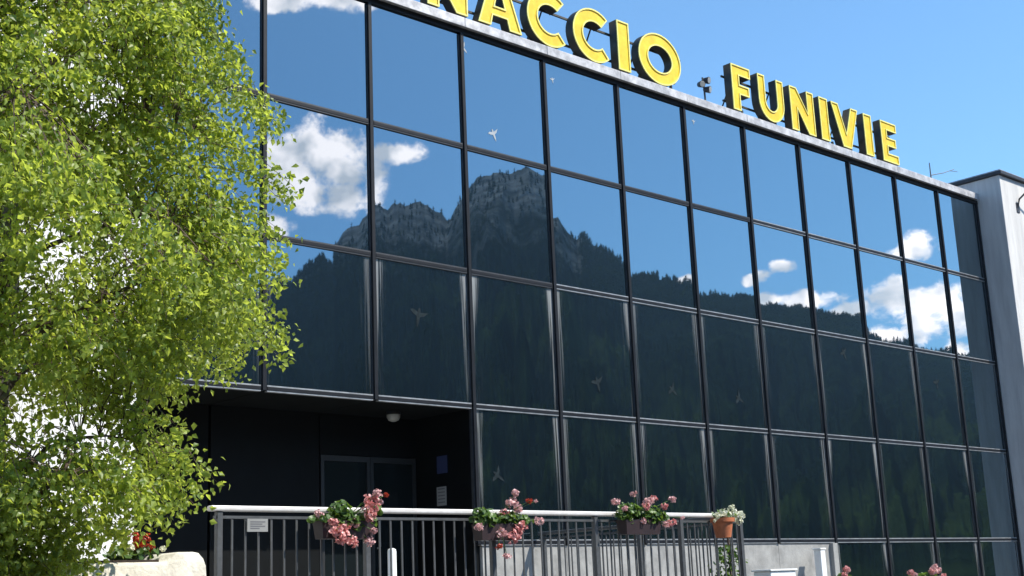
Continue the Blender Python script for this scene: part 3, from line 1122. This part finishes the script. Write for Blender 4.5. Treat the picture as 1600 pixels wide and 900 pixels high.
def geranium_box(x, z, w, label, heads, m, boxmat, leaves, fol, group='geranium boxes on the railing', y=RY - .14):
    t = thing('geranium_box', label, 'flower box', (x, y, z - .2), group)
    b = MB()
    a = .085
    b.add([(x - w / 2 + .02, y - a + .02, z - .17), (x + w / 2 - .02, y - a + .02, z - .17), (x + w / 2 - .02, y + a - .02, z - .17), (x - w / 2 + .02, y + a - .02, z - .17),
           (x - w / 2, y - a, z), (x + w / 2, y - a, z), (x + w / 2, y + a, z), (x - w / 2, y + a, z),
           (x - w / 2 + .015, y - a + .015, z), (x + w / 2 - .015, y - a + .015, z), (x + w / 2 - .015, y + a - .015, z), (x - w / 2 + .015, y + a - .015, z),
           (x - w / 2 + .02, y - a + .02, z - .03), (x + w / 2 - .02, y - a + .02, z - .03), (x + w / 2 - .02, y + a - .02, z - .03), (x - w / 2 + .02, y + a - .02, z - .03)],
          [(0, 3, 2, 1), (0, 1, 5, 4), (1, 2, 6, 5), (2, 3, 7, 6), (3, 0, 4, 7), (4, 5, 9, 8), (5, 6, 10, 9), (6, 7, 11, 10), (7, 4, 8, 11),
           (8, 9, 13, 12), (9, 10, 14, 13), (10, 11, 15, 14), (11, 8, 12, 15)])
    b.build('planter', boxmat, t)
    MB().box(x - w / 2 + .021, x + w / 2 - .021, y - a + .021, y + a - .021, z - .06, z - .029).build('soil', M_soil, t)
    for (fx, fz, sx, sz, n) in fol:
        foliage(t, (x + fx, y - .03, z + fz), sx, .10, sz, n)
    ends = []
    for (hx, hz, r, mm) in heads:
        hy = y - .06 - random.random() * .10
        flower_head(t, (x + hx, hy, z + hz), r, mm)
        ends.append((x + hx, hy, z + hz))
    stems(t, (x, y, z), ends)
    return t


geranium_box(-1.59, 2.36, .62, 'drooping salmon geraniums in a box on the railing left of the entrance doors', [
    (.24, .20, .075, M_pink), (.30, .26, .05, M_pinkpale), (.22, .11, .085, M_pink), (.20, .03, .06, M_pink), (-.20, -.10, .075, M_pink), (-.06, -.06, .06, M_pink),
    (-.10, -.16, .085, M_pink), (.06, -.03, .06, M_pinkpale), (.02, -.20, .065, M_pink), (.24, -.20, .055, M_pinkpale), (-.34, .06, .045, M_pinkpale),
    (-.24, -.02, .05, M_pink), (.38, .18, .04, M_pinkpale), (.26, -.10, .04, M_pinkpale), (.42, .25, .03, M_red)], M_pink, M_boxbrown, 0,
    [(-.06, .10, .12, .09, 130), (.10, 0, .26, .10, 120), (-.3, .02, .14, .05, 40), (.36, .12, .08, .06, 30)])
geranium_box(.41, 2.34, .60, 'salmon geraniums over a maroon box on the middle of the railing', [
    (.12, .22, .07, M_pinkpale), (.16, .32, .05, M_pinkpale), (.24, .16, .06, M_pinkpale), (.04, .12, .06, M_pink), (.20, -.06, .09, M_pink), (.12, -.14, .09, M_pink),
    (.26, -.02, .06, M_pink), (-.06, -.10, .06, M_pinkpale), (-.38, -.04, .05, M_pinkpale), (.50, .03, .055, M_pinkpale), (-.12, -.24, .04, M_red),
    (.0, -.34, .045, M_pinkpale), (.34, .24, .04, M_red), (.44, .24, .025, M_pinkpale)], M_pink, M_boxbrown, 0,
    [(-.22, .06, .17, .11, 190), (.08, .06, .24, .08, 110), (.36, .05, .12, .05, 40)])
geranium_box(2.66, 2.40, .62, 'upright leafy geraniums with few pink heads on the railing near its right end', [
    (-.46, .20, .055, M_pinkpale), (-.18, .29, .045, M_pinkpale), (.10, .22, .065, M_pinkpale), (.20, .25, .045, M_pink), (.46, .24, .05, M_pinkpale),
    (.0, .15, .06, M_pink), (.30, .15, .05, M_pink), (-.38, .12, .04, M_pinkpale), (.46, -.04, .06, M_pink), (.36, -.06, .045, M_pinkpale), (-.02, -.02, .045, M_pinkpale),
    (.60, .02, .03, M_pinkpale)], M_pink, M_boxbrown, 0,
    [(-.20, .08, .22, .12, 220), (.20, .04, .28, .10, 200), (.05, .12, .34, .06, 60)])

# terracotta pot with white flowers at the corner
t = thing('flower_pot', 'terracotta pot of white flowers on the right end of the railing', 'flower pot', (4.19, RY - .17, 2.19))
px_, py_ = 4.19, RY - .17
MB().lathe([(.095, 0), (.13, .19), (.15, .19), (.155, .24), (.14, .24), (.125, .21)], (px_, py_, 2.19), 20).build('pot', M_terra, t, smooth=True)
MB().tube([(px_ + .1, py_ + .08, 2.33), (px_ + .1, RY - .02, 2.42), (px_ + .1, RY, 2.44)], .008, 6).build('hook', M_steel, t)
foliage(t, (px_ + .05, py_, 2.47), .22, .14, .07, 110, .015, .03)
for (hx, hz, r) in ((-.22, .26, .05), (-.10, .30, .06), (.02, .29, .06), (.14, .33, .06), (.10, .24, .05), (.24, .28, .065), (.33, .27, .05), (.28, .20, .055), (.16, .38, .04), (-.26, .20, .03), (.04, .24, .05)):
    flower_head(t, (px_ + hx, py_ - .04 - random.random() * .06, 2.19 + hz), r, M_wflower, 18)

# planter trough of cream stone at the left
t = thing('stone_trough', 'cream stone planter trough with rounded end beside the railing', 'planter', (-4.3, -4.75, 0))
y0, y1 = -4.95, -4.45
prof = [(-5.10, 1.965), (-3.98, 1.965), (-3.90, 2.04), (-3.74, 2.04), (-3.69, 2.03), (-3.65, 1.99), (-3.625, 1.93), (-3.615, 1.80), (-3.615, .006), (-5.10, .006)]
n_ = len(prof)
b = MB()
b.add([(x, y0, z) for x, z in prof] + [(x, y1, z) for x, z in prof],
      [tuple(range(n_)), tuple(reversed(range(n_, 2 * n_)))] + [(k, n_ + k, n_ + (k + 1) % n_, (k + 1) % n_) for k in range(n_)])
b.build('trough', M_cream, t, bevel=.03, smooth=True)
MB().box(-5.06, -4.02, y0 + .06, y1 - .06, 1.95, 1.985).build('soil', M_soil, t)
p = thing('bedding_plant', 'dark red and orange flowers growing in the cream stone trough', 'plant', (-4.14, -4.7, 1.985))
foliage(p, (-4.16, -4.72, 2.04), .22, .12, .07, 150)
for (hx, hz, r, m) in ((0, .13, .06, M_red), (.06, .17, .05, M_red), (-.05, .18, .045, M_red), (.09, .10, .04, M_red), (-.08, .09, .04, M_wflower), (.2, .08, .03, M_wflower)):
    flower_head(p, (-4.14 + hx, -4.80, 1.99 + hz), r, m, 16)

# staked climber at the end of the terrace
t = thing('staked_plant', 'leafy climber tied to a thin stake right of the railing corner', 'plant', (5.05, -3.42, .9))
MB().tube([(5.05, -3.42, .9), (5.04, -3.42, 2.24)], .016, 7).build('stake', M_twig, t)
mb = MB()
for k in range(420):
    z = 1.2 + 0.92 * random.random()
    p_ = Vector((5.03 + random.gauss(0, .15) * (2.35 - z) ** .6, -3.42 + random.gauss(0, .1), z))
    leaf_disc(mb, p_, (Vector((.3, -.5, .5)) + rand_unit() * .9).normalized(), random.uniform(.02, .04), 6, .2)
mb.build('foliage', M_gleaf, t)
MB().lathe([(.13, 0.004), (.17, .25), (.18, .25), (.18, .29)], (5.05, -3.42, .9), 16).build('pot', M_terra, t)

# low wall with white trough and geraniums, at the bottom right
wl = MB().box(5.05, 13.5, -3.95, -3.72, .006, 1.42)
tag(wl.build('garden_wall', M_base, bevel=.015), 'low grey garden wall right of the terrace', 'wall')
t = thing('white_trough', 'white flower trough on the low wall right of the staked plant', 'planter', (5.45, -3.83, 1.42))
b = MB()
b.box(5.17, 5.72, -3.97, -3.69, 1.424, 1.76)
b.build('trough', M_post, t, bevel=.015)
MB().box(5.15, 5.74, -3.99, -3.67, 1.761, 1.785).build('rim', M_post, t, bevel=.006)
for (x, z, label, hs, fo) in ((9.05, 1.55, 'low geraniums with pink heads in front of the dark glass at the lower right', [(-.45, .13, .05), (-.30, .10, .05), (.05, .14, .05), (.22, .17, .08), (.32, .14, .06), (.14, .12, .05), (.4, .06, .05)], [(0, .04, .5, .08, 160)]),
                              (6.98, 1.6, 'pink geranium tuft in front of the white post', [(0, .16, .055), (.08, .14, .045), (-.1, .08, .05)], [(0, .02, .22, .09, 80)])):
    geranium_box(x, z, .8 if x > 8 else .4, label, [(a, b_, c, M_pinkpale if k % 2 else M_pink) for k, (a, b_, c) in enumerate(hs)], M_pink, M_boxbrown, 0, fo,
                 'geraniums on the low wall', -3.83)

# ------------------------------------------------------------------ birch
TX, TY = -5.42, -5.05
tree = thing('birch_tree', 'birch tree with dense bright green foliage at the left', 'tree', (TX, TY, 0))
trunk_pts = [(TX, TY, 0), (TX + .03, TY, 1.2), (TX - .02, TY + .03, 2.6), (TX + .05, TY, 4.0), (TX, TY + .05, 5.6), (TX + .06, TY, 7.2), (TX + .03, TY + .03, 8.9)]
MB().tube(trunk_pts, [.12, .10, .085, .07, .05, .032, .01], 12).build('trunk', M_bark, tree, smooth=True)

RZ = [(1.6, .2), (2.1, .4), (2.3, .8), (2.45, 1.22), (2.75, 1.28), (2.95, .95), (3.2, 1.0), (3.5, 1.45), (3.8, 1.85), (4.2, 2.22), (4.6, 1.9), (5.15, 1.60), (5.8, 1.5), (6.6, 1.5), (7.6, 1.1), (8.6, .5), (9.1, .1)]
NS = 2300
sp_start, sp_end = [], []
tries = 0
while len(sp_end) < NS and tries < 120000:
    tries += 1
    z = random.uniform(1.3, 9.0)
    R = np.interp(z, [a for a, _ in RZ], [b_ for _, b_ in RZ])
    th_ = random.uniform(0, 2 * PI)
    # lobed outline
    R = R * (1 + .13 * math.sin(3 * th_ + z * 1.7) + .10 * math.sin(5 * th_ - z * 2.9) + .08 * math.sin(z * 7 + th_))
    f = random.random() ** .42
    if random.random() > (R / 2.0) * f + .12:
        continue
    c = (TX + R * f * math.cos(th_), TY + R * f * math.sin(th_), z)
    # holes: drop sprays where a slow 3-D wave is low
    hole = math.sin(c[0] * 3.1 + 1.3) + math.sin(c[1] * 2.7 + 4) + math.sin(c[2] * 3.6 + .6) + .6 * math.sin(c[0] * 6 + c[2] * 5)
    lim = -1.38 if z > 3.4 else -.75
    if hole < lim:
        continue
    out = Vector((math.cos(th_), math.sin(th_), 0))
    L = random.uniform(.30, .55)
    st = Vector(c) - out * L * .55 + Vector((random.gauss(0, .06), random.gauss(0, .06), L * .35))
    en = Vector(c) + out * L * .45 + Vector((random.gauss(0, .10), random.gauss(0, .10), -L * random.uniform(.25, .65)))
    sp_start.append(st)
    sp_end.append(en)
twm = MB()
lv = []
for st, en in zip(sp_start, sp_end):
    mid = (st + en) / 2 + Vector((random.gauss(0, .03), random.gauss(0, .03), .10))
    twm.tube([st, mid, en], [.004, .003, .0015], 3, cap=False)
    k = random.randint(54, 76)
    s_ = np.sqrt(rng.random(k))[:, None]
    P = (1 - s_) ** 2 * np.array(st) + 2 * s_ * (1 - s_) * np.array(mid) + s_ ** 2 * np.array(en)
    lv.append(P + rng.normal(0, 1, (k, 3)) * np.array([.058, .058, .058]))
# main limbs to the spray starts (each limb serves the sprays nearest to it)
limbs = []
for k in range(34):
    z = 1.5 + 6.4 * k / 33 + random.uniform(-.1, .1)
    an = k * 2.4 + random.uniform(-.3, .3)
    zt = min(z + random.uniform(.3, .9), 8.8)
    R = .86 * np.interp(zt, [a for a, _ in RZ], [b_ for _, b_ in RZ])
    p0 = Vector((TX, TY, z))
    p3 = Vector((TX + math.cos(an) * R, TY + math.sin(an) * R, zt))
    pts = [p0.lerp(p3, q) + Vector((random.gauss(0, .03), random.gauss(0, .03), .30 * math.sin(q * PI) * .6)) for q in (0, .2, .4, .6, .8, 1)]
    r0 = .034 * (1 - (z - 1.5) / 9)
    lm_ = MB().tube(pts, [r0, r0 * .85, r0 * .65, r0 * .45, r0 * .3, .004], 6)
    lm_.build('limb', M_twig, tree, smooth=True)
    limbs.append([p0.lerp(p3, q) + Vector((0, 0, .18 * math.sin(q * PI))) for q in (.25, .45, .6, .75, .9, 1)])
lp = np.array([[tuple(p) for p in l_] for l_ in limbs]).reshape(-1, 3)
for st in sp_start:
    d = np.linalg.norm(lp - np.array(st) + np.array([0, 0, .15]), axis=1)
    q = Vector(lp[int(np.argmin(d))])
    mid = (q + st) / 2 + Vector((random.gauss(0, .04), random.gauss(0, .04), .06))
    twm.tube([q, mid, st], [.006, .005, .004], 3, cap=False)
tw_o = twm.build('twigs', M_twig, tree)
P = np.concatenate(lv)
nL = len(P)
ln_ = rng.uniform(.040, .068, nL)
wd_ = ln_ * rng.uniform(.62, .80, nL)
dirv = rng.normal(0, 1, (nL, 3)) * np.array([.8, .8, .5]) + np.array([0, 0, -.75])
dirv /= np.linalg.norm(dirv, axis=1)[:, None]
nr = rng.normal(0, 1, (nL, 3)) + np.array([.45, -.5, .5])
sd = np.cross(dirv, nr)
sd /= np.linalg.norm(sd, axis=1)[:, None]
nr = np.cross(sd, dirv)
V = np.zeros((nL, 6, 3))
V[:, 0] = P
V[:, 1] = P + dirv * ln_[:, None] * .38 + sd * wd_[:, None] * .5 + nr * wd_[:, None] * .16
V[:, 2] = P + dirv * ln_[:, None] - nr * ln_[:, None] * .1
V[:, 3] = P + dirv * ln_[:, None] * .38 - sd * wd_[:, None] * .5 + nr * wd_[:, None] * .16
V[:, 4] = P + dirv * ln_[:, None] * .42
V = V[:, :5]
fq = np.array([(0, 1, 4), (1, 2, 4), (2, 3, 4), (3, 0, 4)])
F = (fq[None] + (np.arange(nL) * 5)[:, None, None]).reshape(-1, 3)
cw = link('crown', np_mesh('crown', V.reshape(-1, 3), F, M_leaf), tree)
print('leaves', nL)

# ------------------------------------------------------------------ valley haze
hm = bpy.data.materials.new('haze')
hm.use_nodes = True
ht = hm.node_tree
ht.nodes.clear()
ho = ht.nodes.new('ShaderNodeOutputMaterial')
hv = ht.nodes.new('ShaderNodeVolumePrincipled')
hv.inputs['Color'].default_value = (0.46, 0.70, 1.0, 1)
hv.inputs['Density'].default_value = 0.000085
hv.inputs['Anisotropy'].default_value = 0.2
ht.links.new(hv.outputs[0], ho.inputs['Volume'])
tag(MB().box(-2750, 2750, -2750, 2750, -6, 620).build('haze', hm), kind='stuff')
